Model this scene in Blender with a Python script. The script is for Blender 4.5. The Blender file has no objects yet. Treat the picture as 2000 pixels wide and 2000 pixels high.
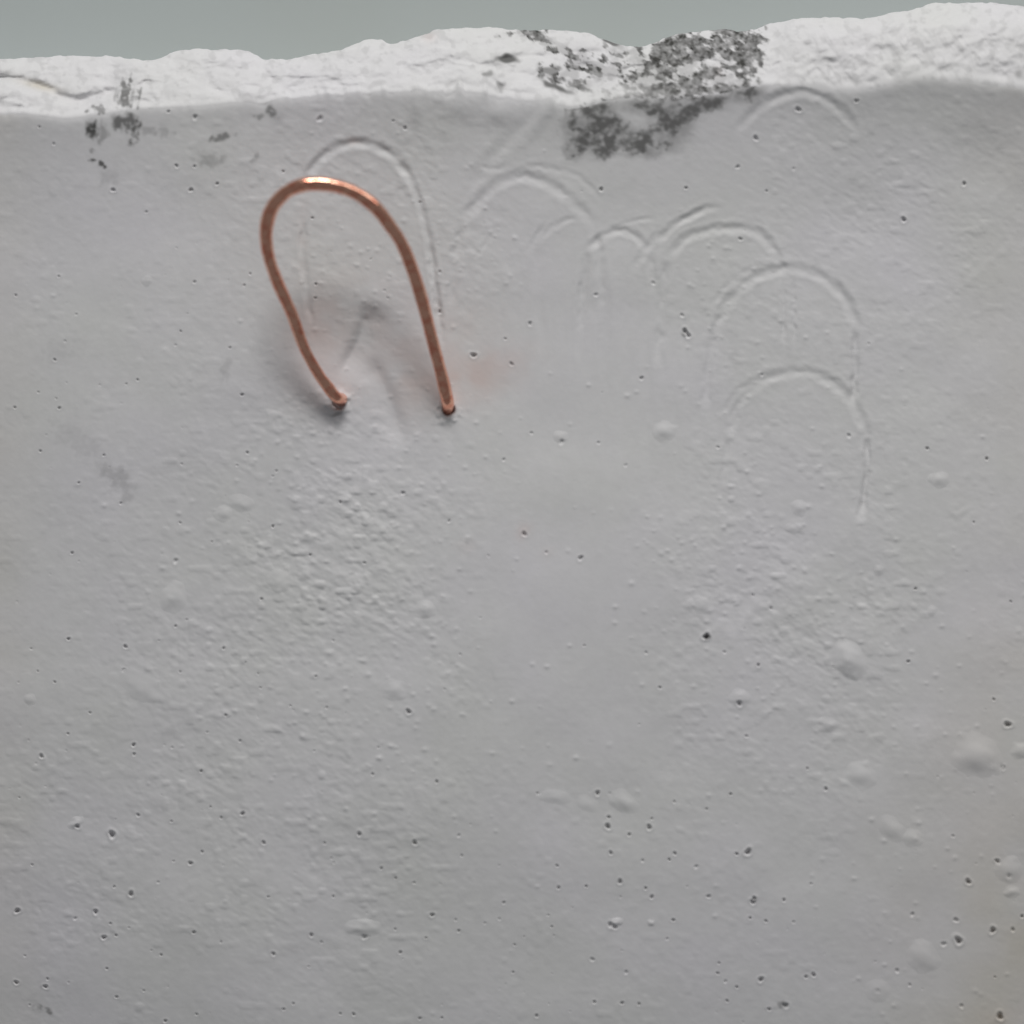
import bpy, math
import numpy as np
from mathutils import Vector

# ------------------------------------------------------------------ set-up
sc = bpy.context.scene
S = 0.00005            # metres per surface unit (the frame spans about 2000 units = 10 cm)
D = 0.22               # camera height above the plaster face
THICK = 360.0          # slab thickness in units (18 mm)

cam_d = bpy.data.cameras.new('camera')
cam = bpy.data.objects.new('camera', cam_d)
sc.collection.objects.link(cam)
cam.location = (0, 0, D)
cam.rotation_euler = (0, 0, 0)
cam_d.sensor_width = 36.0
cam_d.lens = 36.0 * D / (2000 * S)
cam_d.clip_start = 0.005
cam_d.clip_end = 50
cam_d.dof.use_dof = True
cam_d.dof.focus_distance = D + 0.0050
cam_d.dof.aperture_fstop = 9.0
sc.camera = cam

w = bpy.data.worlds.new('World')
sc.world = w
w.use_nodes = True
bg = w.node_tree.nodes['Background']
bg.inputs[0].default_value = (0.93, 0.97, 1.0, 1)
bg.inputs[1].default_value = 0.16


def area(name, loc, target, sx, sy, watts, col):
    ld = bpy.data.lights.new(name, 'AREA')
    ld.shape = 'RECTANGLE'
    ld.size, ld.size_y = sx, sy
    ld.energy = watts
    ld.color = col
    o = bpy.data.objects.new(name, ld)
    sc.collection.objects.link(o)
    o.location = loc
    d = Vector(target) - Vector(loc)
    o.rotation_euler = d.to_track_quat('-Z', 'Y').to_euler()
    return o


area('window_light', (-0.02, 0.40, 0.27), (0.0, 0.0, 0.0), 0.15, 0.10, 0.96, (1.0, 0.99, 0.97))
area('second_window_light', (0.13, 0.42, 0.25), (0.0, 0.0, 0.0), 0.60, 0.30, 0.91, (1.0, 0.985, 0.965))

sc.view_settings.view_transform = 'Standard'
sc.view_settings.look = 'None'
sc.view_settings.exposure = 0.0
sc.view_settings.gamma = 1.0


# ------------------------------------------------------------------ noise
def _hash(ix, iy, seed):
    h = (ix.astype(np.int64) * 374761393 + iy.astype(np.int64) * 668265263 + seed * 974634777) & 0xFFFFFFFF
    h = ((h ^ (h >> 13)) * 1274126177) & 0xFFFFFFFF
    h = (h ^ (h >> 16)) & 0xFFFFFF
    return h.astype(np.float32) / np.float32(0x7FFFFF) - 1.0


def vn(x, y, seed=0):
    x = np.asarray(x, np.float32)
    y = np.asarray(y, np.float32)
    fx = np.floor(x)
    fy = np.floor(y)
    tx = x - fx
    ty = y - fy
    tx = tx * tx * tx * (tx * (tx * 6 - 15) + 10)
    ty = ty * ty * ty * (ty * (ty * 6 - 15) + 10)
    ix = fx.astype(np.int32)
    iy = fy.astype(np.int32)
    a = _hash(ix, iy, seed)
    b = _hash(ix + 1, iy, seed)
    c = _hash(ix, iy + 1, seed)
    d = _hash(ix + 1, iy + 1, seed)
    return (a * (1 - tx) + b * tx) * (1 - ty) + (c * (1 - tx) + d * tx) * ty


def fbm(x, y, seed=0, octv=3):
    r = 0.0
    a = 1.0
    for i in range(octv):
        c, s = math.cos(0.7 * i + 0.3), math.sin(0.7 * i + 0.3)
        r = r + a * vn(x * c - y * s, x * s + y * c, seed + 17 * i)
        x = x * 2.03
        y = y * 2.03
        a *= 0.5
    return r


def sstep(a, b, x):
    t = np.clip((x - a) / (b - a), 0, 1)   # a > b gives a falling step
    return t * t * (3 - 2 * t)


def gauss(U, V, u, v, ru, rv, rot=0.0):
    c, s = math.cos(rot), math.sin(rot)
    du, dv = U - u, V - v
    a = (du * c + dv * s) / ru
    b = (-du * s + dv * c) / rv
    return np.exp(-(a * a + b * b))


# ------------------------------------------------------------------ outlines of the broken edge
SIL = [(-700, 150), (-300, 128), (0, 114), (43, 115), (91, 114), (123, 108), (203, 109), (254, 115), (304, 116), (333, 105), (362, 96),
       (435, 95), (489, 100), (505, 110), (513, 118), (565, 115), (634, 103), (674, 96), (700, 83), (722, 75), (744, 76),
       (757, 87), (777, 86), (802, 76), (846, 60), (904, 54), (962, 52), (998, 58), (1067, 60), (1103, 61), (1146, 65),
       (1175, 76), (1215, 91), (1244, 92), (1277, 82), (1313, 69), (1354, 63), (1420, 58), (1438, 63), (1463, 58),
       (1503, 47), (1536, 40), (1583, 34), (1626, 33), (1680, 36), (1735, 27), (1789, 16), (1825, 7), (1880, 5),
       (1952, 7), (2000, 14), (2300, 40), (2700, 60)]
CRE = [(-700, 250), (-300, 236), (0, 225), (54, 225), (127, 234), (170, 228), (232, 221), (290, 214), (362, 210), (435, 205), (486, 201),
       (522, 207), (543, 192), (580, 196), (616, 188), (700, 186), (722, 183), (795, 187), (809, 172), (828, 181),
       (875, 190), (896, 175), (940, 178), (976, 192), (1030, 197), (1070, 194), (1092, 207), (1121, 216), (1146, 207),
       (1193, 196), (1248, 190), (1284, 192), (1320, 193), (1354, 190), (1409, 181), (1452, 169), (1503, 167),
       (1572, 168), (1619, 178), (1680, 178), (1717, 172), (1771, 158), (1825, 156), (1916, 163), (2000, 176),
       (2300, 180), (2700, 190)]


def soft_interp(u, pts, r):
    acc = 0
    ks = np.linspace(-1, 1, 7)
    for k in ks:
        acc = acc + np.interp(u + k * r, [p[0] for p in pts], [p[1] for p in pts])
    return acc / len(ks)


def sil(u):
    return soft_interp(u, SIL, 7) + 1.6 * vn(u / 9.0, u * 0 + 3.3, 5) + 2.2 * vn(u / 26.0, u * 0 + 7.3, 6)


def cre(u):
    return soft_interp(u, CRE, 9) + 1.5 * vn(u / 11.0, u * 0 + 1.3, 8) + 2.0 * vn(u / 30.0, u * 0 + 2.3, 9) + (1.0 + 6.0 * np.exp(-((u - 850) / 270.0) ** 4)) * fbm(u / 17.0, u * 0 + 4.3, 10, 2)


# ------------------------------------------------------------------ marks in the face
# air holes: u, v, radius (optional 4th: depth factor)
PITS = [(286,414,3),(345,484,2),(380,551,3.5),(489,535,3),(477,557,3),(149,614,2.5),(127,666,2.5),(107,703,3.5),(75,766,2.5),(29,796,3),
(110,779,2.5),(116,797,3.5),(269,742,3),(247,750,2.5),(195,752,2),(130,748,2),(237,788,2),(473,771,4),(449,679,3),(343,674,2.5),
(353,647,3),(366,612,2),(483,884,3.5),(540,920,3),(533,930,2.5),(203,889,3),(154,943,3),(236,983,3),(355,906,2.5),(463,909,2.5),
(79,881,3),(91,849,2),(31,577,3),(115,540,3),
(141,1080,3.5),(352,1021,3),(414,1058,2.5),(533,1028,3.5),(343,1096,6,.35),(343,1223,3),(365,1210,2.5),(134,1248,4),(245,1263,4.5),
(242,1309,4),(74,1311,2.5),(352,1312,2.8),(437,1266,3.5),(504,1316,2.5),(509,1343,2.5),(441,1397,3.5),(405,1430,2.5),(261,1455,4.5),
(262,1473,3.5),(336,1460,2.8),(81,1477,5),(511,1170,3.5),(567,1379,2.5),(573,1387,2),(176,1392,3),(133,1433,3),(279,1347,2.5),
(107,1332,3),(61,1267,2.5),(480,1294,2.2),(469,1447,3),
(787,963,5,.6),(665,981,3.5),(606,1084,3.2),(712,1099,3.2),(1024,1043,6,.6),(1067,1079,4,.5),(651,1251,2.6),(617,1321,3),(638,1382,3),
(798,1390,6),(614,1467,2.5),(954,1086,3,.5),(877,1018,4,.5),(868,1346,2.5),(739,1460,2.5),(899,1278,3,.6),(938,1207,3,.4),
(1134,1090,6,.6),(1379,1243,7,1.3),(1471,1162,3),(1481,1299,4),(1289,1343,4,.6),(1262,1275,4,.5),(1444,1374,6),(1415,1274,4,.5),
(1222,909,4,.4),(1141,1261,3,.6),(1458,1438,4,.6),(1248,1415,3,.4),
(1506,1188,3.5),(1788,1150,3.5),(1774,1292,4),(1968,1415,7.5),(1941,1366,3.5),(1902,1020,3),(1974,1175,3),(1628,1303,3),
(38,1558,2.6),(270,1592,4),(151,1614,5),(219,1630,8),(411,1576,2.6),(432,1597,3.2),(474,1589,5),(515,1646,4.5),(372,1686,5),
(395,1664,3.5),(335,1604,2.8),(63,1689,2.8),(256,1746,6),(223,1732,3),(34,1779,6),(187,1781,5.5),(216,1804,3),(252,1812,2.5),
(203,1831,5.5),(227,1827,3.2),(147,1794,4,.5),(379,1821,4),(432,1840,2.8),(315,1865,3.2),(209,1892,3.2),(32,1919,5),(89,1927,5),
(93,1912,3),(228,1947,3.5),(281,1935,2.6),(384,1981,3),(323,1994,4),(58,1963,2.5),(49,1867,2.5),(534,1863,4.5),(524,1752,3),
(554,1971,3.5),(573,1960,3),(134,1919,2.4),(309,1723,3.5,.5),(296,1856,2.5),(339,1682,2.5),(393,1506,3.5),
(702,1629,5),(810,1646,5.5),(634,1647,3),(647,1676,2.5),(652,1685,2.5),(745,1696,3.5),(853,1527,4),(773,1715,3),(809,1724,2.8),
(844,1787,5),(890,1797,2.8),(896,1818,3.5),(984,1763,3.5),(902,1671,3),(896,1632,4,.5),(608,1826,4.5),(628,1840,3),(712,1830,6,.6),
(832,1832,3),(782,1860,3.8),(772,1815,3),(603,1888,2.5),(665,1980,3),(691,1981,4),(820,1989,3.5),(863,1988,3),(1002,1899,3),
(1048,1984,4),(1091,1734,4),(1088,1691,3.5),(1070,1787,2.8),(1078,1810,3),(1082,1827,2.5),(1005,1845,3),(947,1803,2.5),
(975,1795,3.5,.5),(728,1512,3.5),(1050,1549,3),(651,1751,3),
(1167,1549,5.5),(1190,1550,3.5,.6),(1189,1596,4),(1187,1614,6.5),(1268,1616,6),(1229,1630,4),(1273,1599,3),(1193,1666,4.5),
(1255,1681,4,.5),(1318,1667,4),(1307,1679,3.5),(1211,1722,5.5),(1261,1735,3.5),(1273,1752,4.5),(1145,1731,3.5),(1360,1693,5,.4),
(1384,1751,5,.6),(1461,1664,7.5),(1439,1668,4),(1470,1762,5.5),(1473,1754,4.5),(1315,1797,4),(1303,1834,3.5,.5),(1192,1806,6,.7),
(1200,1810,6,.7),(1157,1874,5,.5),(1223,1899,4.5,.5),(1402,1901,3.5),(1486,1913,6),(1439,1928,3.5),(1417,1917,4,.5),(1161,1957,3.8),
(1215,1959,4),(1248,1961,3.5),(1420,1955,3.5),(1427,1551,3.5),(1380,1580,3),(1317,1566,3.5,.6),(1404,1881,3),
(1959,1499,5),(1613,1541,4.5),(1577,1501,3),(1948,1682,5.5),(1891,1722,6.5),(1971,1711,5,.7),(1939,1817,7),(1978,1816,5,.6),
(1872,1837,8.5),(1843,1844,6,.5),(1867,1797,6,.5),(1782,1786,5,.5),(1861,1633,4,.5),(1531,1758,4),(1496,1799,3.5),(1465,1793,3.5),
(1550,1801,3.5,.6),(1584,1726,3),(1589,1904,5),(1574,1908,4),(1534,1964,7,.5),(1502,1971,4),(1714,1935,4,.7),(1777,1924,4,.5),
(1752,1896,5,.5),(1878,1965,5,.5),(1953,1985,8),(1943,1908,3),(1996,1790,4),
(381,229,6,.6),(329,218,4),(221,371,5),(373,371,5),(345,324,4.5),(380,325,3.5),(424,359,4),(105,281,3),(77,248,3),(553,335,3.5),
(625,232,7,.5),(791,250,4.5),(820,395,3),(768,236,3),(1174,370,5),(1340,367,4),(1559,214,6.5,.8),(1476,270,6,.8),(1673,197,5),
(1883,359,5),(1441,326,5,.6),(1550,330,4,.4),(610,426,3.5),(859,609,4.5),(925,694,6.5),(999,711,5,.6),(987,662,3.5,.6),
(1035,632,5,.6),(751,567,2.5),(757,582,2.5),(724,506,2.5),(617,555,3.5),(616,582,3.5),(859,531,4,.6),(984,898,4,.5),
(1497,373,3),(1446,467,5,.6),(1765,429,6),(1338,647,6.5),(1344,655,6),(1332,616,5,.5),(1164,576,5,.5),(1276,553,5,.5),
(1253,739,5,.6),(1697,671,2.5),(1097,863,6,.4),(1038,846,4,.5),(1169,865,4,.5),(1402,874,4,.5),(1658,851,5,.5),(1488,732,4,.5),
(1811,876,4),(1927,896,4)]

# nodules that stand proud: u, v, ru, rv, rotation, height
LUMPS = [(338,1168,20,23,0.4,3.6),(545,1135,20,17,0.5,2.8),(437,1003,14,13,0,2.6),(470,983,21,14,.3,2.2),(1658,1288,20,30,-.45,6.5),
(1297,842,19,17,0,3.6),(1908,1475,34,30,0.3,6.5),(1682,1514,24,20,0.3,3.6),(1446,1364,16,15,0,3.2),(1617,1416,16,13,0,2.6),
(772,1346,20,17,0.2,2.8),(830,1191,19,13,.2,2.8),(710,1812,27,13,0.05,3.0),(1218,1566,26,16,0.6,3.4),(1145,1570,22,14,0.5,1.7),
(1085,1557,30,13,0.0,1.8),(1835,936,16,13,0,2.8),(1478,1182,16,20,0,2.2),(1095,852,14,11,0,2.0),(1802,1868,27,22,.6,3.6),
(1972,1698,22,19,0.3,3.2),(1975,1742,13,10,0,2.6),(1742,1619,25,17,.6,2.8),(1782,1636,17,15,.4,2.4),(1714,1934,20,20,0,2.0),
(1561,992,13,13,0,2.6),(1550,1032,14,10,0,2.0),(148,1607,13,8,-.6,2.6),(1205,1802,9,7,-.3,3.4),(275,1340,38,22,0.4,2.0),
(1272,1803,7,6,0,2.2),(1716,1114,9,9,0,1.8),(1370,1184,13,14,0,1.8),(1346,1182,12,11,0,1.8),(1820,1193,10,10,0,1.8),(57,1366,11,10,0,1.7),
(1994,1466,18,14,0,3.2),(288,548,11,10,0,1.4),(290,549,8,8,0,1.2),(1560,1030,10,9,0,1.5)]

# wire imprints: list of points, depth, half-width
GROOVES = [
 ([(596,372),(603,340),(628,308),(664,286),(703,279),(745,290),(781,317),(806,358)], 3.4, 9.5),
 ([(781,317),(806,358),(823,408),(836,460),(847,530),(856,600),(862,680)], 2.6, 8),
 ([(596,372),(592,450),(600,550),(612,650)], 0.7, 8),
 ([(903,432),(927,401),(964,364),(1010,345),(1045,349),(1087,368),(1130,405),(1165,448)], 2.6, 11),
 ([(982,343),(1034,326),(1080,329),(1127,343),(1161,374),(1176,400)], 0.8, 6),
 ([(915,372),(950,322),(982,285),(1043,234),(1070,212)], 1.8, 15),
 ([(1050,475),(1057,467),(1080,443),(1108,429),(1135,427)], 1.6, 6),
 ([(1145,495),(1152,482),(1183,459),(1211,450),(1240,460),(1270,492)], 2.6, 8),
 ([(1178,446),(1225,436),(1271,427),(1285,440)], 1.0, 5),
 ([(1283,480),(1292,465),(1315,440),(1348,422),(1384,406),(1420,408)], 3.0, 7),
 ([(1305,505),(1334,470),(1366,454),(1418,446),(1476,451),(1509,483),(1525,518),(1530,560)], 2.4, 9),
 ([(1398,640),(1416,597),(1440,569),(1467,545),(1509,529),(1551,524),(1599,538),(1643,572),(1667,616),(1674,672),(1670,746),(1662,800)], 3.0, 10),
 ([(1425,850),(1432,815),(1440,788),(1463,763),(1499,738),(1541,727),(1590,729),(1633,753),(1666,787),(1690,839),(1695,895),(1688,965),(1682,1030)], 2.7, 10),
 ([(1440,262),(1455,237),(1487,207),(1533,184),(1571,179),(1611,193),(1650,224),(1678,266)], 2.7, 10),
 ([(1531,540),(1530,600),(1532,690)], 2.2, 5), ([(1551,540),(1550,600),(1552,700)], 2.2, 5),
 ([(1165,500),(1155,560),(1150,640)], 0.7, 14), ([(1300,520),(1296,600),(1290,820)], 0.8, 12),
 ([(1395,650),(1380,700),(1372,800)], 0.8, 14), ([(1060,480),(1030,560),(1010,640)], 0.8, 14),
 ([(1160,500),(1166,700)], .5, 9), ([(1225,540),(1222,700)], .5, 8),
 ([(930,500),(950,472),(965,462)], 1.0, 5), ([(940,330),(975,330),(985,318)], 1.0, 6),
 ([(1690,1120),(1695,1160),(1708,1184)], -0.8, 5), ([(351,1240),(350,1300)], -0.5, 4),
 ([(1860,1000),(1870,1008),(1893,988)], -0.8, 6),
 ([(440,745),(450,705)], .8, 4), ([(455,702),(475,705)], .6, 4),
([(1395,640),(1384,720),(1376,810)], 2.8, 9), ([(1668,640),(1671,720),(1664,800)], 4.2, 7),
 ([(1424,850),(1412,920),(1404,990)], 2.4, 8), ([(1690,850),(1694,900),(1689,960),(1684,1010)], 4.2, 7),
 ([(1150,490),(1138,560),(1132,650)], 3.2, 9), ([(1270,492),(1279,560),(1282,640)], 2.2, 9),
 ([(1303,505),(1290,600),(1284,720)], 3.2, 10), ([(903,432),(886,520),(880,610)], 2.8, 10), ([(1166,448),(1174,540),(1172,620)], 2.4, 9),
 ([(1418,612),(1402,628),(1390,660)], 1.8, 9), ([(1385,600),(1420,560),(1462,530),(1500,516)], 1.2, 7),
 ([(1415,800),(1440,765),(1475,742)], 1.3, 7), ([(1030,500),(1052,455),(1085,430)], 1.2, 7), ([(1240,520),(1262,486),(1290,452)], 1.3, 8),
 ([(600,430),(590,480),(598,560),(610,640)], 2.6, 7), ([(838,470),(850,560),(860,650)], 3.2, 7),
 ([(640,806),(634,850)], 0.8, 11),
]


# plaster pulled and creased between the two legs: crest line, height, width on the left side, width on the right side
RIDGES = [([(716,585),(713,630),(702,664),(684,700),(660,745)], -11.0, 13, 40),
          ([(716,690),(742,740),(766,800),(790,885)], -7.5, 30, 16),
          ([(868,806),(878,850),(890,910)], -1.6, 16, 12)]


def poly_dist(U, V, pts):
    best = np.full(U.shape, 1e9, np.float32)
    par = np.zeros(U.shape, np.float32)
    L = [0.0]
    for a, b in zip(pts, pts[1:]):
        L.append(L[-1] + math.hypot(b[0] - a[0], b[1] - a[1]))
    for k, (a, b) in enumerate(zip(pts, pts[1:])):
        dx, dy = b[0] - a[0], b[1] - a[1]
        l2 = dx * dx + dy * dy
        t = np.clip(((U - a[0]) * dx + (V - a[1]) * dy) / l2, 0, 1)
        d = np.hypot(U - a[0] - t * dx, V - a[1] - t * dy)
        m = d < best
        best = np.where(m, d, best)
        par = np.where(m, L[k] + t * (L[k + 1] - L[k]), par)
    return best, par, L[-1]


def smooth_path(pts, n=4):
    """Catmull-Rom refinement"""
    P = [np.array(p, float) for p in pts]
    if len(P) < 3:
        return [tuple(p) for p in P]
    out = []
    for i in range(len(P) - 1):
        p0 = P[max(i - 1, 0)]
        p1, p2 = P[i], P[i + 1]
        p3 = P[min(i + 2, len(P) - 1)]
        for k in range(n):
            t = k / n
            out.append(tuple(0.5 * ((2 * p1) + (-p0 + p2) * t + (2 * p0 - 5 * p1 + 4 * p2 - p3) * t * t + (-p0 + 3 * p1 - 3 * p2 + p3) * t ** 3)))
    out.append(tuple(P[-1]))
    return out


rng = np.random.RandomState(4)
SPECKS = []
while len(SPECKS) < 190:
    u, v = rng.uniform(-30, 2030), rng.uniform(240, 2030)
    wgt = 0.35 + 0.65 * sstep(900, 1900, v)
    if 850 < u < 1350 and 420 < v < 1500:
        wgt *= 0.25
    if rng.rand() < wgt:
        SPECKS.append((u, v, rng.uniform(1.3, 2.4), rng.uniform(.25, .8)))

GRAINS = []
for (gu, gv, gs, gt, n) in [(720, 1010, 130, 200, 130), (560, 1000, 140, 120, 50), (760, 1250, 150, 200, 70), (640, 1450, 160, 150, 60), (1430, 1130, 110, 130, 110), (1600, 1250, 180, 180, 70),
                            (1850, 1600, 140, 260, 80), (700, 540, 110, 130, 60), (1390, 610, 70, 80, 40), (930, 470, 60, 70, 30), (1000, 1200, 700, 500, 120)]:
    for q in range(n):
        gr = rng.uniform(2.6, 5.6)
        GRAINS.append((rng.normal(gu, gs), max(260.0, rng.normal(gv, gt)), gr, gr * rng.uniform(.10, .30)))

ROOTS = [(661, 784), (876, 797)]


# gentle dishing of the face: slope (towards the top edge) integrated down and across the block
_DV = np.linspace(-400, 3200, 361)
_DH = np.concatenate([[0], np.cumsum(np.interp(_DV[:-1], [0, 250, 500, 850, 1300, 2000, 2400], [-.10, -.085, -.02, .03, .032, -.050, -.045]) * 10.0)])
_DH = _DH - np.interp(800, _DV, _DH)
_DU = np.linspace(-800, 2800, 361)
_DHU = np.where(_DU < 1000, -0.00003, -0.00001) * (_DU - 1000.0) ** 2


def face_height(U, V, C, lumps=False):
    """height of the plaster face above its mean plane; C = edge line at the same u"""
    U = U.astype(np.float32)
    V = V.astype(np.float32)
    d = np.maximum(V - C, 0)
    H = (9.0 + 22.0 * sstep(1200, 1850, U)) * np.exp(-d / 125.0) - 2.2 * np.exp(-d / 7.0)
    H = H + 5.5 * vn(U / 420.0, V / 380.0, 31) + 1.6 * vn(U / 120.0, V / 105.0, 32)
    H = H + np.interp(V, _DV, _DH) + np.interp(U, _DU, _DHU)
    H = H - 0.05 * sstep(650, -50, U) * (V - 800)
    H = H + 3 * gauss(U, V, 905, 208, 42, 26, 0.1) + 3 * gauss(U, V, 1058, 226, 58, 15, -.8) + 4 * gauss(U, V, 814, 204, 11, 32) + 4 * gauss(U, V, 980, 222, 30, 22) + 3 * gauss(U, V, 545, 212, 14, 26)
    # grain, stronger on the rough patches, nearly absent where it was smoothed by hand
    rough = 0.24 + 0.5 * gauss(U, V, 730, 1000, 190, 260, -.2) + 0.7 * gauss(U, V, 1430, 1150, 130, 160, 0) + 0.9 * gauss(U, V, 640, 1150, 330, 420, 0.2) + 0.75 * gauss(U, V, 1560, 1180, 300, 330, 0) \
        + 0.45 * gauss(U, V, 700, 420, 300, 220, 0) + 0.35 * gauss(U, V, 1750, 450, 330, 250, 0) + 0.35 * gauss(U, V, 500, 1750, 800, 300, 0)
    rough = rough * (1 - 0.85 * gauss(U, V, 1120, 1150, 230, 520, 0.1)) * (1 - 0.75 * gauss(U, V, 1080, 700, 260, 200, 0))
    rough = rough + 0.55 * gauss(U, V, 1400, 600, 90, 110, 0) + 0.4 * gauss(U, V, 930, 470, 60, 90, .4)
    rough = rough * (0.75 + 0.5 * vn(U / 90.0, V / 90.0, 40))
    c, s = math.cos(0.5), math.sin(0.5)
    a, b = U * c + V * s, -U * s + V * c
    g = 0.55 * vn(a / 15.0, b / 8.0, 41) + 0.30 * vn(a / 8.0, b / 5.0, 42)
    g2 = np.maximum(vn(U / 17.0, V / 15.0, 43) - 0.25, 0) * 1.9
    g3 = 0.9 * vn(a / 34.0, b / 24.0, 44)
    H = H + rough * (g + 1.5 * g2 + g3) * 0.80
    H = H + 0.06 * vn(U / 5.0, V / 5.0, 45)
    # fine trowel hairs, upper right
    H = H + 0.15 * gauss(U, V, 1650, 420, 380, 230, 0) * vn(a / 26.0, b / 7.0, 46)
    # faint upright drags below the imprints
    H = H + 1.0 * np.clip(gauss(U, V, 1190, 590, 190, 150, 0) + gauss(U, V, 1400, 720, 160, 170, 0) * 0.8, 0, 1) * vn(U / 16.0 + 0.4 * vn(U / 60.0, V / 60.0, 53), V / 210.0, 54)
    # single sand grains under the skin
    for (u, v, r, h) in GRAINS:
        m = r * 2.6
        idx = np.nonzero((np.abs(U - u) < m) & (np.abs(V - v) < m))
        if len(idx[0]):
            du, dv = U[idx] - u, V[idx] - v
            H[idx] += h * np.exp(-((du / r) ** 2 + (dv / (r * .8)) ** 2))
    # imprints
    for k, (pts, dep, hw) in enumerate(GROOVES):
        pts = smooth_path(pts)
        us = [p[0] for p in pts]
        vs = [p[1] for p in pts]
        m = hw * 3
        idx = np.nonzero((U > min(us) - m) & (U < max(us) + m) & (V > min(vs) - m) & (V < max(vs) + m))
        if len(idx[0]) == 0:
            continue
        u_, v_ = U[idx], V[idx]
        hw = hw * 0.86
        dep = dep * (0.80 if k > 2 else 1.0)
        dist, par, L = poly_dist(u_ + 2.0 * vn(u_ / 14.0, v_ / 14.0, 55), v_ + 2.0 * vn(u_ / 13.0, v_ / 15.0, 56), pts)
        fade = sstep(0, 26, par) * sstep(0, 40, L - par) if L > 90 else sstep(0, 8, par + 3) * sstep(0, 12, L - par + 3)
        var = 0.9 + 0.4 * vn(par / 26.0, par * 0 + k, 50)
        prof = -np.exp(-(dist / hw) ** 2) + 0.18 * np.exp(-((dist - 1.7 * hw) / (0.7 * hw)) ** 2)
        H[idx] += dep * fade * var * prof
    for pts, h, w1, w2 in RIDGES:
        pts = smooth_path(pts)
        us = [p[0] for p in pts]
        vs = [p[1] for p in pts]
        m = max(w1, w2) * 3
        idx = np.nonzero((U > min(us) - m) & (U < max(us) + m) & (V > min(vs) - m) & (V < max(vs) + m))
        if len(idx[0]) == 0:
            continue
        u_, v_ = U[idx], V[idx]
        dist, par, L = poly_dist(u_, v_, pts)
        order = np.argsort(vs)
        off = u_ - np.interp(v_, np.array(vs)[order], np.array(us)[order])
        wd = w2 + (w1 - w2) * sstep(5, -5, off)
        fade = sstep(0, 45, par) * sstep(0, 70, L - par)
        H[idx] += h * fade * np.exp(-(dist / wd) ** 2)
    # air holes
    for p in PITS + SPECKS:
        u, v, r = p[0], p[1], p[2] * 0.80
        f = p[3] if len(p) > 3 else 1.0
        m = r * 3.2 + 3
        idx = np.nonzero((np.abs(U - u) < m) & (np.abs(V - v) < m))
        if len(idx[0]) == 0:
            continue
        du, dv = U[idx] - u, V[idx] - v
        ang = np.arctan2(dv, du)
        q = np.hypot(du, dv) / (r * (1 + 0.16 * np.sin(2 * ang + u) + 0.10 * np.sin(3 * ang + v)))
        f = f * (0.42 + 0.17 * float(sstep(350, 1100, v)))
        H[idx] += -(3.1 * r * f) * (1 - sstep(0.35, 1.15, q)) + (0.30 * r * f) * np.exp(-((q - 1.5) / 0.45) ** 2)
    # sockets of the wire
    for (u, v) in ROOTS:
        m = 70
        idx = np.nonzero((np.abs(U - u) < m) & (np.abs(V - v) < m))
        if len(idx[0]) == 0:
            continue
        q = np.hypot(U[idx] - u, (V[idx] - v - 4)) / (12.0 + 2.2 * vn(U[idx] / 9.0, V[idx] / 9.0, 57))
        H[idx] += -14 * (1 - sstep(0.75, 1.15, q)) + (2.0 + 2.0 * vn(U[idx] / 8.0, V[idx] / 8.0, 59)) * np.exp(-((q - 1.6) / 0.6) ** 2)
    return H


def to_world(U, V, Z):
    k = (D / S - Z) / (D / S)
    return np.stack([(U - 1000) * S * k, (1000 - V) * S * k, Z * S], axis=-1)


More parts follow.
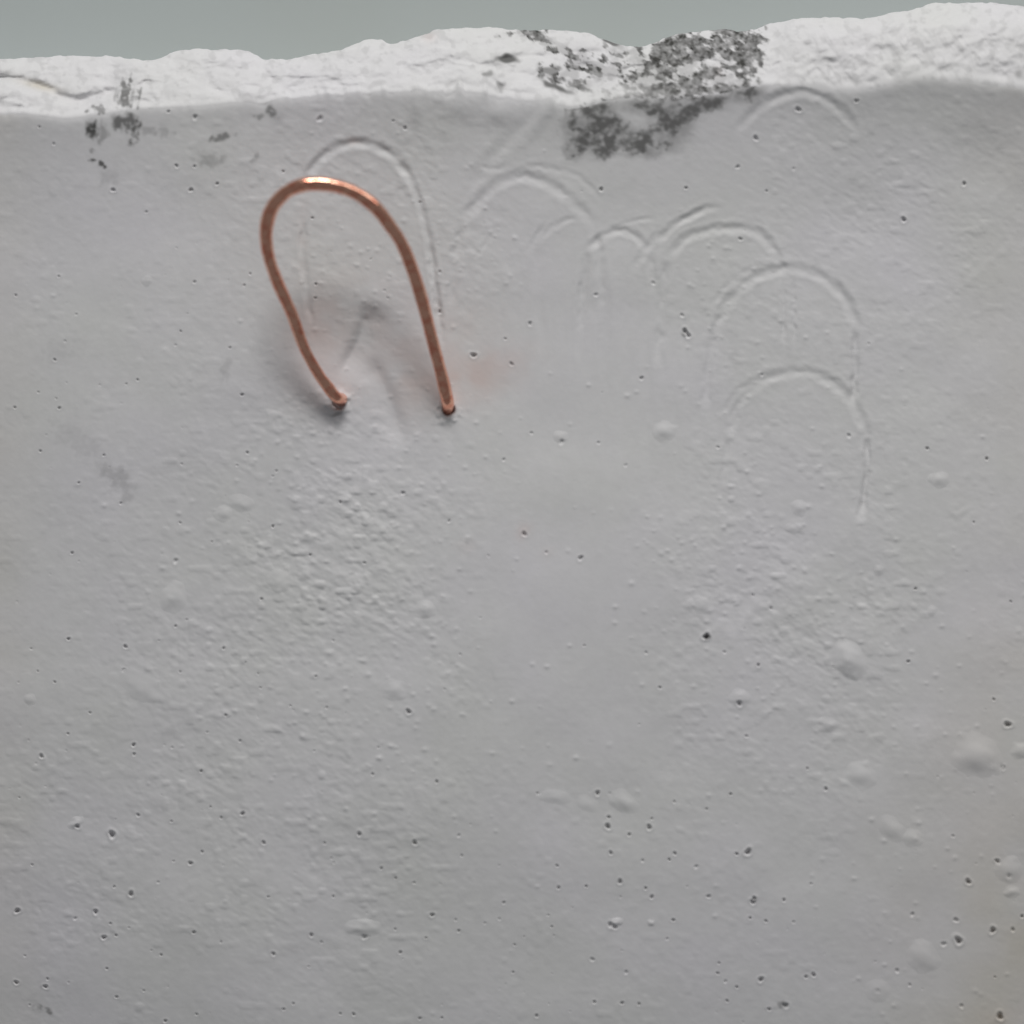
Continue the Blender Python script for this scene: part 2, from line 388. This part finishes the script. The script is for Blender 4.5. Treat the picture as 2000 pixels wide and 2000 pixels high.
def rim_height(U, V, Cs, Ls, H0):
    """surface of the broken edge, falling away from the (smoothed) crease Cs to the outline Ls"""
    W = np.maximum(Cs - Ls, 20)
    x = Cs - V
    t = np.clip(x / W, 0, 1)
    wu = U + 6 * vn(U / 30.0, V / 30.0, 68)
    wv = V + 6 * vn(U / 32.0, V / 28.0, 69)
    z = H0 - np.clip(x, 0, None) * (0.70 + 0.30 * t)
    env = sstep(0.0, 0.25, t)
    z = z + env * (6.5 * fbm(wu / 95.0, wv / 60.0, 61, 3) + 3.2 * fbm(wu / 30.0 + wv / 60.0, wv / 22.0, 62, 3) + 0.45 * vn(U / 6.0, V / 5.0, 64))
    # shelves where flakes came away, following the layering of the edge
    lay = fbm(wu / 110.0 + wv / 55.0, wv / 30.0 - wu / 160.0, 65, 3)
    z = z - env * (1 - sstep(1450, 1600, U)) * 5.0 * sstep(-0.35, 0.75, lay)
    # right-hand stretch: an upper steeper facet over a flatter, pitted one
    right = sstep(1480, 1580, U)
    facet = np.interp(U, [1500, 1583, 1700, 1850, 2000], [95, 74, 64, 52, 56]) + 5 * vn(U / 25.0, U * 0, 66)
    z = z + right * (0.42 * np.clip(x, 0, None) - 0.85 * np.clip(facet - V, 0, None))
    c, s = math.cos(-0.7), math.sin(-0.7)
    z = z - right * 2.6 * np.maximum(vn((U * c + V * s) / 9.0, (-U * s + V * c) / 24.0, 67) - 0.15, 0) * sstep(0, 14, V - facet + 4)
    # cracks and folds
    for pts, dep, hw in [([(-40, 150), (10, 154), (50, 161), (90, 174), (125, 190), (158, 196), (200, 184), (240, 176)], 17, 10),
                         ([(300, 158), (340, 148), (380, 138), (440, 134), (500, 128), (520, 120)], 3, 8),
                         ([(508, 118), (518, 140), (545, 165), (575, 190)], 5, 9),
                         ([(860, 112), (905, 119), (950, 128), (1010, 141), (1080, 158), (1130, 165)], 8, 8),
                         ([(960, 116), (1000, 114), (1060, 108), (1130, 103), (1205, 100)], 6, 6),
                         ([(1000, 66), (1050, 78), (1090, 92), (1120, 99)], 5, 6),
                         ([(950, 145), (975, 165), (990, 182)], 4, 5),
                         ([(1040, 163), (1080, 176), (1110, 196)], 6, 6),
                         ([(640, 165), (700, 150), (760, 152), (830, 140)], 2.5, 10)]:
        dist, par, L = poly_dist(U, V, smooth_path(pts))
        z = z - dep * np.exp(-(dist / hw) ** 2) * sstep(0, 20, par) * sstep(0, 25, L - par)
    # thick lower lip at the left, bulging out under the fold
    lip = gauss(U, V, 40, 188, 110, 16, 0.12) * sstep(0.05, 0.45, t)
    z = z + 8 * lip
    z = z + 6 * gauss(U, V, 300, 182, 60, 24) * env + 5 * gauss(U, V, 430, 120, 70, 20) + 6 * gauss(U, V, 720, 88, 30, 12)
    z = z + 7 * gauss(U, V, 1140, 82, 55, 14, 0.2) + 6 * gauss(U, V, 960, 95, 110, 20)
    return z


# ------------------------------------------------------------------ stains (dirt and tints on the plaster, some shade painted in)
def stains_and_shade(U, V, rim):
    soot_shade = np.zeros(U.shape, np.float32)
    n1 = 0.5 + 0.5 * fbm(U / 17.0, V / 14.0, 71, 3)
    n2 = 0.5 + 0.5 * fbm(U / 8.0, V / 7.0, 72, 2)
    cr, sr = math.cos(-0.5), math.sin(-0.5)
    n3 = 0.5 + 0.5 * fbm((U * cr + V * sr) / 10.0, (-U * sr + V * cr) / 22.0, 73, 2)

    def blotch(m, n, lo, hi, k):
        g = sstep(0.30, 0.62, n3 * 0.5 + n2 * 0.5)
        return k * sstep(lo, hi, m * 0.8 + (n - 0.5) * 1.0) * (0.45 + 0.55 * g) * np.clip(m * 1.6, 0, 1)

    if rim:
        ub = U + 10 * vn(U / 16.0, V / 16.0, 74)
        vb = V + 8 * vn(U / 15.0, V / 17.0, 78)
        flake = 0.5 + 0.5 * fbm((U * 0.9 + V * 0.45) / 15.0, (-U * 0.45 + V * 0.9) / 9.0, 79, 3)
        right_end = sstep(1535, 1465, ub + 26 * (n2 - 0.5) + 0.30 * (vb - 60) * 0.35)
        dense = gauss(ub, vb, 1390, 88, 125, 34, -0.10) * 1.25 + gauss(ub, vb, 1455, 120, 42, 52) * 1.05 + gauss(ub, vb, 1300, 112, 70, 26, -.2) * 0.8
        loose = 0.80 * gauss(ub, vb, 1250, 130, 105, 48, 0.05) + 0.72 * gauss(ub, vb, 1385, 152, 110, 40) + 0.70 * gauss(ub, vb, 1130, 128, 60, 22, 0.2) \
            + 0.85 * gauss(ub, vb, 1048, 70, 34, 15, 0.5) + 0.62 * gauss(ub, vb, 1290, 182, 170, 16, -.12) + 0.75 * gauss(ub, vb, 1020, 64, 50, 8) + 0.6 * gauss(ub, vb, 1090, 152, 60, 20, .3) + 0.7 * gauss(ub, vb, 1090, 92, 40, 8, .3)
        fl = np.clip(dense, 0, 1.2) * right_end
        soot_shade = np.maximum(soot_shade, 0.97 * sstep(0.56, 0.94, fl * 0.55 + flake * 0.80) * sstep(0.12, 0.4, fl) * (0.55 + 0.5 * n2))
        fl = np.clip(loose, 0, 1) * right_end
        soot_shade = np.maximum(soot_shade, 0.93 * sstep(0.66, 0.94, fl * 0.55 + flake * 0.80) * sstep(0.12, 0.4, fl) * (0.55 + 0.5 * n2))
        soot_shade = np.maximum(soot_shade, 0.30 * sstep(0.55, 0.95, fl * 0.6 + n1 * 0.6) * right_end)
        soot_shade = soot_shade * (1 - 0.8 * gauss(U, V, 1130, 80, 40, 13, 0.15)) * (1 - 0.6 * gauss(U, V, 1215, 178, 60, 12))
        soot_shade = np.maximum(soot_shade, 0.85 * sstep(0.15, 0.8, gauss(ub, vb, 988, 116, 24, 7, .05)))  # dark of the hole in the ledge, shade painted into the colour
        soot_shade = np.maximum(soot_shade, 0.80 * sstep(0.15, 0.8, gauss(ub, vb, 1195, 86, 26, 5, .4)))
        soot_shade = np.maximum(soot_shade, 0.80 * sstep(0.15, 0.8, gauss(ub, vb, 1082, 168, 36, 8, .35)))
        soot_shade = np.maximum(soot_shade, 0.65 * sstep(0.15, 0.8, gauss(ub, vb, 1072, 136, 30, 8, .1)))
        soot_shade = np.maximum(soot_shade, 0.55 * sstep(0.15, 0.8, gauss(ub, vb, 957, 145, 9, 8, .5)))
        soot_shade = np.maximum(soot_shade, 0.45 * sstep(0.15, 0.8, gauss(ub, vb, 982, 170, 7, 14, -.4)))
        # brushed strokes on the left
        st = 0.5 + 0.5 * vn(U / 5.0 + V / 30.0, V / 26.0, 75)
        soot_shade = np.maximum(soot_shade, blotch(gauss(U, V, 252, 190, 30, 52, 0.1), 0.7 * st + 0.3 * n2, 0.42, 0.85, 0.72))
        soot_shade = np.maximum(soot_shade, blotch(gauss(U, V, 185, 215, 30, 14, 0.0), n2, 0.55, 0.95, 0.6))
        # faint flecks along the right-hand stretch
        right = sstep(1500, 1580, U) * sstep(55, 85, V)
        soot_shade = np.maximum(soot_shade, right * 0.26 * 0.6 * sstep(0.62, 0.9, n3))
        soot_shade = np.maximum(soot_shade, 0.5 * gauss(U, V, 1990, 145, 9, 9))
        soot_shade = np.maximum(soot_shade, 0.13 * sstep(0.62, 0.95, n1))
    else:
        m = np.clip(0.95 * gauss(U, V, 1150, 262, 62, 50) + 0.85 * gauss(U, V, 1240, 285, 90, 32) + 0.95 * gauss(U, V, 1310, 235, 50, 42)
                    + 0.9 * gauss(U, V, 1385, 196, 75, 20, -0.2) + 0.85 * gauss(U, V, 1290, 203, 75, 18) + 0.7 * gauss(U, V, 1150, 216, 50, 14) + 0.75 * gauss(U, V, 1470, 180, 26, 28) + 0.6 * gauss(U, V, 1112, 300, 22, 18)
                    + 0.55 * gauss(U, V, 1180, 225, 60, 22), 0, 1)
        wv = V + 12 * vn(U / 24.0, V / 40.0, 76) + 5 * vn(U / 9.0, V / 9.0, 84)
        wu = U + 12 * vn(V / 20.0, U / 40.0, 77) + 5 * vn(U / 9.0, V / 9.0, 85)
        m = np.clip(m, 0, 1) * (1 - 0.75 * gauss(wu, wv, 1236, 224, 34, 16)) * sstep(332, 296, wv) * sstep(1078, 1108, wu)
        nb = 0.5 + 0.5 * fbm(U / 19.0, V / 17.0, 83, 2)
        soot_shade = np.maximum(soot_shade, 0.82 * sstep(0.54, 1.12, m * 0.62 + nb * 0.46 + n2 * 0.22) * sstep(0.1, 0.45, m))
        soot_shade = np.maximum(soot_shade, 0.36 * sstep(0.15, 0.75, m) * (0.45 + 0.75 * n1))
        for (u, v, ru, rv, ro, k) in [(176, 250, 15, 22, -0.4, .92), (245, 238, 26, 24, 0.1, .75), (268, 255, 9, 30, 0.1, .8), (258, 282, 8, 8, 0, .8),
                                      (200, 262, 10, 22, -.2, .4), (180, 318, 5, 5, 0, .8), (190, 324, 9, 7, .6, .85), (200, 331, 6, 6, 0, .85),
                                      (436, 268, 30, 9, -0.3, .62), (525, 220, 12, 14, 0, .6), (505, 229, 12, 7, 0, .45),
                                      (410, 312, 34, 16, 0.2, .28), (498, 308, 7, 14, .1, .3), (425, 318, 12, 12, 0, .3), (183, 295, 8, 6, 0, .45),
                                      (220, 350, 26, 22, 0, .16), (300, 255, 46, 14, 0.1, .26),
                                      (82, 1968, 14, 7, .2, .5), (98, 1976, 10, 7, .6, .6), (1531, 1962, 14, 8, .3, .4), (1338, 650, 8, 5, .8, .4),
                                      (1379, 1243, 7, 6, 0, .75), (1472, 1758, 4, 9, .2, .5), (250, 975, 15, 12, .6, .2), (225, 935, 46, 22, .7, .22), (150, 860, 60, 30, .5, .10), (440, 730, 10, 30, .3, .16), (120, 690, 50, 26, -.3, .08),
                                      
                                      (876, 808, 9, 6, 0, .5), (658, 806, 10, 5, 0, .5)]:  # last two: shade at the wire feet, painted into the colour
            stroke = 0.5 + 0.5 * vn((U + 0.25 * V) / 6.0, V / 24.0, 86)
            soot_shade = np.maximum(soot_shade, k * sstep(0.30, 0.95, gauss(wu * .5 + U * .5, wv * .5 + V * .5, u, v, ru * 1.15, rv * 1.15, ro) * (0.40 + 0.55 * n2 + 0.55 * stroke)))
        for (u, v, r, *f) in PITS:  # shade inside the larger air holes, painted as a faint dark tone
            if r >= 3 and (not f or f[0] > .55):
                idx = np.nonzero((np.abs(U - u) < 12) & (np.abs(V - v) < 12))
                if len(idx[0]):
                    soot_shade[idx] = np.maximum(soot_shade[idx], 0.14 * gauss(U[idx], V[idx], u, v, r * .8, r * .8))
    # pinkish tint around the loop; ochre in the fold on the left
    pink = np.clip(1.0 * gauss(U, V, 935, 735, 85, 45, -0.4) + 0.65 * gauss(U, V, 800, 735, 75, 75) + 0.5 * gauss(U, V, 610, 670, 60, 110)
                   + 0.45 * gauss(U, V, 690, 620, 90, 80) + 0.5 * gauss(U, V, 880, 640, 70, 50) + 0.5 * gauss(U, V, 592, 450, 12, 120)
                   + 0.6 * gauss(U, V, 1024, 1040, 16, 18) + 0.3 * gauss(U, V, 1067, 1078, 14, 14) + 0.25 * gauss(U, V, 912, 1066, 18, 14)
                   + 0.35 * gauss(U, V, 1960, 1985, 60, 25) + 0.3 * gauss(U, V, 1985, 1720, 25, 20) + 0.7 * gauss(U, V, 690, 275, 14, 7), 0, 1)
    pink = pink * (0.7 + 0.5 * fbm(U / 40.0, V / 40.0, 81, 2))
    ochre = np.clip(0.8 * gauss(U, V, 70, 167, 42, 9, .25) + (0.55 * sstep(1550, 2000, U) * sstep(1000, 1900, V)) + 0.2 * sstep(120, 0, U)
                    + 0.2 * sstep(1750, 2000, U), 0, 1) * (0.8 + 0.4 * vn(U / 80.0, V / 80.0, 82))
    if rim:
        pink = pink * 0 + 0.5 * gauss(U, V, 838, 72, 14, 10) + 0.3 * gauss(U, V, 1402, 140, 10, 12)
        ochre = 0.9 * gauss(U, V, 78, 168, 36, 8, .25)
    return np.clip(soot_shade, 0, 1), np.clip(pink, 0, 1), np.clip(ochre, 0, 1)


# ------------------------------------------------------------------ materials
def new_mat(name):
    m = bpy.data.materials.new(name)
    m.use_nodes = True
    nt = m.node_tree
    return m, nt, nt.nodes['Principled BSDF']


def plaster_material():
    m, nt, b = new_mat('plaster')
    N, Lk = nt.nodes.new, nt.links.new
    tc = N('ShaderNodeTexCoord')
    n1 = N('ShaderNodeTexNoise')
    n1.inputs['Scale'].default_value = 60
    n1.inputs['Detail'].default_value = 4
    n2 = N('ShaderNodeTexNoise')
    n2.inputs['Scale'].default_value = 900
    n2.inputs['Detail'].default_value = 3
    Lk(tc.outputs['Object'], n1.inputs['Vector'])
    Lk(tc.outputs['Object'], n2.inputs['Vector'])
    r1 = N('ShaderNodeValToRGB')
    r1.color_ramp.elements[0].position = 0.3
    r1.color_ramp.elements[0].color = (0.716, 0.713, 0.704, 1)
    r1.color_ramp.elements[1].position = 0.7
    r1.color_ramp.elements[1].color = (0.745, 0.729, 0.754, 1)
    Lk(n1.outputs['Fac'], r1.inputs['Fac'])
    r2 = N('ShaderNodeValToRGB')
    r2.color_ramp.elements[0].position = 0.25
    r2.color_ramp.elements[0].color = (0.95, 0.95, 0.95, 1)
    r2.color_ramp.elements[1].position = 0.75
    r2.color_ramp.elements[1].color = (1.0, 1.0, 1.0, 1)
    Lk(n2.outputs['Fac'], r2.inputs['Fac'])
    mul = N('ShaderNodeMixRGB')
    mul.blend_type = 'MULTIPLY'
    mul.inputs[0].default_value = 1
    Lk(r1.outputs[0], mul.inputs[1])
    Lk(r2.outputs[0], mul.inputs[2])
    cur = mul.outputs[0]
    for attr, col, gain in (('pink', (0.66, 0.47, 0.42, 1), 0.42), ('ochre', (0.55, 0.47, 0.30, 1), 0.42), ('soot_shade', (0.045, 0.044, 0.040, 1), 1.0)):
        a = N('ShaderNodeAttribute')
        a.attribute_name = attr
        mm = N('ShaderNodeMath')
        mm.operation = 'MULTIPLY'
        mm.inputs[1].default_value = gain
        Lk(a.outputs['Fac'], mm.inputs[0])
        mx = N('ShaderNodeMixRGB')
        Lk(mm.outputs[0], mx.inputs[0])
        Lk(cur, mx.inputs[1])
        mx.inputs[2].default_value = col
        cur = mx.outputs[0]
    Lk(cur, b.inputs['Base Color'])
    b.inputs['Roughness'].default_value = 0.75
    b.inputs['Specular IOR Level'].default_value = 0.25
    n3 = N('ShaderNodeTexNoise')
    n3.inputs['Scale'].default_value = 2600
    n3.inputs['Detail'].default_value = 2
    Lk(tc.outputs['Object'], n3.inputs['Vector'])
    bp = N('ShaderNodeBump')
    bp.inputs['Strength'].default_value = 0.25
    bp.inputs['Distance'].default_value = 0.00002
    Lk(n3.outputs['Fac'], bp.inputs['Height'])
    Lk(bp.outputs[0], b.inputs['Normal'])
    return m


def copper_material():
    m, nt, b = new_mat('copper')
    N, Lk = nt.nodes.new, nt.links.new
    tc = N('ShaderNodeTexCoord')
    n1 = N('ShaderNodeTexNoise')
    n1.inputs['Scale'].default_value = 1500
    n1.inputs['Detail'].default_value = 6
    Lk(tc.outputs['Object'], n1.inputs['Vector'])
    r = N('ShaderNodeValToRGB')
    r.color_ramp.elements[0].position = 0.36
    r.color_ramp.elements[0].color = (0.86, 0.34, 0.235, 1)
    r.color_ramp.elements[1].position = 0.56
    r.color_ramp.elements[1].color = (1.0, 0.54, 0.39, 1)
    Lk(n1.outputs['Fac'], r.inputs['Fac'])
    Lk(r.outputs[0], b.inputs['Base Color'])
    b.inputs['Metallic'].default_value = 1
    rr = N('ShaderNodeMapRange')
    rr.inputs['To Min'].default_value = 0.24
    rr.inputs['To Max'].default_value = 0.10
    Lk(n1.outputs['Fac'], rr.inputs['Value'])
    Lk(rr.outputs[0], b.inputs['Roughness'])
    n2 = N('ShaderNodeTexNoise')
    n2.inputs['Scale'].default_value = 420
    n2.inputs['Detail'].default_value = 3
    Lk(tc.outputs['Object'], n2.inputs['Vector'])
    bp = N('ShaderNodeBump')
    bp.inputs['Strength'].default_value = 0.6
    bp.inputs['Distance'].default_value = 0.0003
    Lk(n2.outputs['Fac'], bp.inputs['Height'])
    Lk(bp.outputs[0], b.inputs['Normal'])
    return m


def table_material():
    m, nt, b = new_mat('painted_board')
    N, Lk = nt.nodes.new, nt.links.new
    tc = N('ShaderNodeTexCoord')
    n1 = N('ShaderNodeTexNoise')
    n1.inputs['Scale'].default_value = 16
    n1.inputs['Detail'].default_value = 5
    Lk(tc.outputs['Object'], n1.inputs['Vector'])
    r = N('ShaderNodeValToRGB')
    r.color_ramp.elements[0].position = 0.3
    r.color_ramp.elements[0].color = (0.435, 0.470, 0.455, 1)
    r.color_ramp.elements[1].position = 0.7
    r.color_ramp.elements[1].color = (0.465, 0.510, 0.510, 1)
    Lk(n1.outputs['Fac'], r.inputs['Fac'])
    Lk(r.outputs[0], b.inputs['Base Color'])
    b.inputs['Roughness'].default_value = 0.7
    b.inputs['Specular IOR Level'].default_value = 0.2
    return m


M_PL = plaster_material()
M_CU = copper_material()
M_TB = table_material()


# ------------------------------------------------------------------ mesh helpers
def grid_mesh(name, P, mat, attrs=None, parent=None):
    """P: rows x cols x 3"""
    r, c = P.shape[:2]
    idx = np.arange(r * c, dtype=np.int32).reshape(r, c)
    q = np.stack([idx[:-1, :-1], idx[1:, :-1], idx[1:, 1:], idx[:-1, 1:]], axis=-1).reshape(-1, 4)
    me = bpy.data.meshes.new(name)
    me.vertices.add(r * c)
    me.vertices.foreach_set('co', P.astype(np.float32).ravel())
    nf = len(q)
    me.loops.add(nf * 4)
    me.loops.foreach_set('vertex_index', q.ravel())
    me.polygons.add(nf)
    me.polygons.foreach_set('loop_start', np.arange(0, nf * 4, 4, dtype=np.int32))
    me.polygons.foreach_set('use_smooth', np.ones(nf, dtype=bool))
    me.update(calc_edges=True)
    for k, a in (attrs or {}).items():
        at = me.attributes.new(k, 'FLOAT', 'POINT')
        at.data.foreach_set('value', a.astype(np.float32).ravel())
    me.materials.append(mat)
    o = bpy.data.objects.new(name, me)
    sc.collection.objects.link(o)
    o.parent = parent
    return o


# ------------------------------------------------------------------ the table under the slab
bz = -THICK * S
n = 24
gx, gy = np.meshgrid(np.linspace(-0.6, 0.6, n), np.linspace(0.6, -0.6, n))
table = grid_mesh('table_top', np.stack([gx, gy, np.full_like(gx, bz)], -1), M_TB)
table['kind'] = 'structure'

# ------------------------------------------------------------------ the plaster slab
slab = bpy.data.objects.new('plaster_block', None)
sc.collection.objects.link(slab)
slab.empty_display_size = 0.01
slab['label'] = 'pale grey cast plaster block with a ragged white broken edge and black smudges'
slab['category'] = 'plaster block'
slab['kind'] = 'thing'

cols = np.concatenate([np.linspace(-700, -24, 40)[:-1], np.arange(-24, 2025, 2.0), np.linspace(2026, 2700, 40)])
C1, S1 = cre(cols), sil(cols)
vend = np.concatenate([np.linspace(0, 1, 930), np.linspace(1, 1.45, 26)[1:]])
U = np.broadcast_to(cols, (len(vend), len(cols))).astype(np.float64)
V = C1[None, :] + (2030.0 - C1[None, :]) * vend[:, None]
CC = np.broadcast_to(C1, U.shape)
H = face_height(U, V, CC)
so, pk, oc = stains_and_shade(U, V, False)
P = to_world(U, V, H)


def skirt(P, arrs, left, right, bottom):
    """fold the open borders down to the table so that the slab is solid"""
    def down(e):
        e = e.copy()
        e[..., 2] = bz
        return e
    if bottom:
        P = np.concatenate([P, down(P[-1:])], 0)
        arrs = [np.concatenate([a, a[-1:]], 0) for a in arrs]
    if left:
        P = np.concatenate([down(P[:, :1]), P], 1)
        arrs = [np.concatenate([a[:, :1], a], 1) for a in arrs]
    if right:
        P = np.concatenate([P, down(P[:, -1:])], 1)
        arrs = [np.concatenate([a, a[:, -1:]], 1) for a in arrs]
    return P, arrs


P2, (so, pk, oc) = skirt(P, [so, pk, oc], True, True, True)
face = grid_mesh('front_face', P2, M_PL, {'soot_shade': so, 'pink': pk, 'ochre': oc}, slab)

# broken edge: from outline to crease, plus the side that drops to the table
tt = np.linspace(0, 1, 66)
Ur = np.broadcast_to(cols, (len(tt), len(cols))).astype(np.float64)
Vr = S1[None, :] + (C1 - S1)[None, :] * tt[:, None]
Cr = np.broadcast_to(C1, Ur.shape)
Lr = np.broadcast_to(S1, Ur.shape)
kw = np.hanning(61)
kw /= kw.sum()
smooth = lambda a: np.convolve(np.pad(a, 30, mode='edge'), kw, 'valid')
Hs = smooth(H[0])
Zr = rim_height(Ur, Vr, smooth(C1)[None, :], smooth(S1)[None, :], Hs[None, :])
# meet the face exactly at the crease
k = sstep(0.86, 1.0, tt)[:, None]
Zr = Zr * (1 - k) + H[0][None, :] * k
# round over at the outline
Zr = Zr - 9.0 * np.exp(-((Vr - Lr) / 5.0))
Pr = to_world(Ur, Vr, Zr)
so, pk, oc = stains_and_shade(Ur, Vr, True)
# the back side
ns = 14
top = Pr[0]
side = []
for i in range(ns):
    f = 1 - i / ns
    e = top.copy()
    e[:, 2] = top[:, 2] * (1 - f) + bz * f
    e[:, 1] = top[:, 1] - 0.0012 * math.sin(f * 1.5) + 0.00035 * f * vn(cols / 40.0, cols * 0 + i * .8, 91)
    side.append(e)
Pr = np.concatenate([np.stack(side), Pr], 0)
pad = lambda a: np.concatenate([np.zeros((ns, a.shape[1])), a], 0)
Pr, (so, pk, oc) = skirt(Pr, [pad(so), pad(pk), pad(oc)], True, True, False)
edge = grid_mesh('broken_edge', Pr, M_PL, {'soot_shade': so, 'pink': pk, 'ochre': oc}, slab)
edge['label'] = 'ragged white broken edge of the block with black smudges'

# nodules standing on the face
for (u, v, ru, rv, ro, h) in LUMPS:
    a = np.linspace(-1.9, 1.9, 22)
    A, B = np.meshgrid(a, a)
    c, s = math.cos(ro), math.sin(ro)
    Ul = u + A * ru * c - B * rv * s
    Vl = v + A * ru * s + B * rv * c
    q = np.hypot(A, B)
    wob = 1 + 0.22 * vn(Ul / (ru * 0.9), Vl / (rv * 0.9), 95) + 0.10 * vn(Ul / 6.0, Vl / 6.0, 96)
    bump = 1.15 * h * np.exp(-(q * wob) ** 2 * 1.15) - 0.45 - 0.5 * sstep(1.2, 1.9, q)
    Hl = face_height(Ul, Vl, cre(Ul))
    keep = face_height  # (same relief under the nodule)
    Pl = to_world(Ul, Vl, Hl + bump)
    s1, p1, o1 = stains_and_shade(Ul, Vl, False)
    o = grid_mesh('lump', Pl, M_PL, {'soot_shade': s1, 'pink': p1, 'ochre': o1}, slab)

# ------------------------------------------------------------------ copper wire loop
WIRE = [(665,784,-70),(665,783,-30),(665,779,0),(660,777,18),(650,768,28),(638,751,33),(622,729,42),(595,679,59),(570,614,83),(544,556,106),(526,505,123),(519,466,134),
        (522,433,142),(535,400,149),(559,375,154),(588,363,156),(617,359,157),(649,362,156),(682,372,153),(711,387,149),(740,411,142),
        (765,444,134),(787,484,123),(809,538,107),(827,596,88),(843,658,66),(859,719,43),(870,762,26),(875,784,11),(876,798,-20),(876,804,-70)]


def tube(name, pts, rad, mat, seg=20, sub=8):
    P = [np.array(p, float) for p in pts]
    cl = []
    for i in range(len(P) - 1):
        p0, p1, p2, p3 = P[max(i - 1, 0)], P[i], P[i + 1], P[min(i + 2, len(P) - 1)]
        for k in range(sub):
            t = k / sub
            cl.append(0.5 * ((2 * p1) + (-p0 + p2) * t + (2 * p0 - 5 * p1 + 4 * p2 - p3) * t * t + (-p0 + 3 * p1 - 3 * p2 + p3) * t ** 3))
    cl.append(P[-1])
    cl = np.array(cl)
    ii = np.arange(len(cl)) / 11.0
    cl[:, 0] += 1.1 * vn(ii, ii * 0, 97)
    cl[:, 1] += 1.1 * vn(ii, ii * 0 + 5, 98)
    Wp = to_world(cl[:, 0], cl[:, 1], cl[:, 2])
    T = np.gradient(Wp, axis=0)
    T /= np.linalg.norm(T, axis=1)[:, None]
    nrm = np.array([1.0, 0, 0])
    rows = []
    for i in range(len(Wp)):
        nrm = nrm - T[i] * nrm.dot(T[i])
        nrm /= np.linalg.norm(nrm)
        bi = np.cross(T[i], nrm)
        f = i / (len(Wp) - 1)
        r = rad * S * (0.88 - 0.06 * math.exp(-((f - .25) / .1) ** 2) + 0.14 * math.exp(-((f - .48) / .2) ** 2) + 0.10 * math.exp(-(f / .12) ** 2) + 0.10 * math.exp(-((1 - f) / .12) ** 2)) * (1 + 0.035 * math.sin(i * 0.21) + 0.02 * math.sin(i * 0.53 + 1))
        ang = np.linspace(0, 2 * math.pi, seg + 1)
        flat = 1 + 0.03 * np.cos(2 * ang + i * 0.03)
        rows.append(Wp[i] + r * (np.cos(ang) * flat)[:, None] * nrm + r * (np.sin(ang) * flat)[:, None] * bi)
    return grid_mesh(name, np.array(rows), mat)


wire = tube('wire_loop', WIRE, 13.0, M_CU)
wire['label'] = 'bent copper wire hanging loop standing out of the grey plaster face'
wire['category'] = 'wire loop'
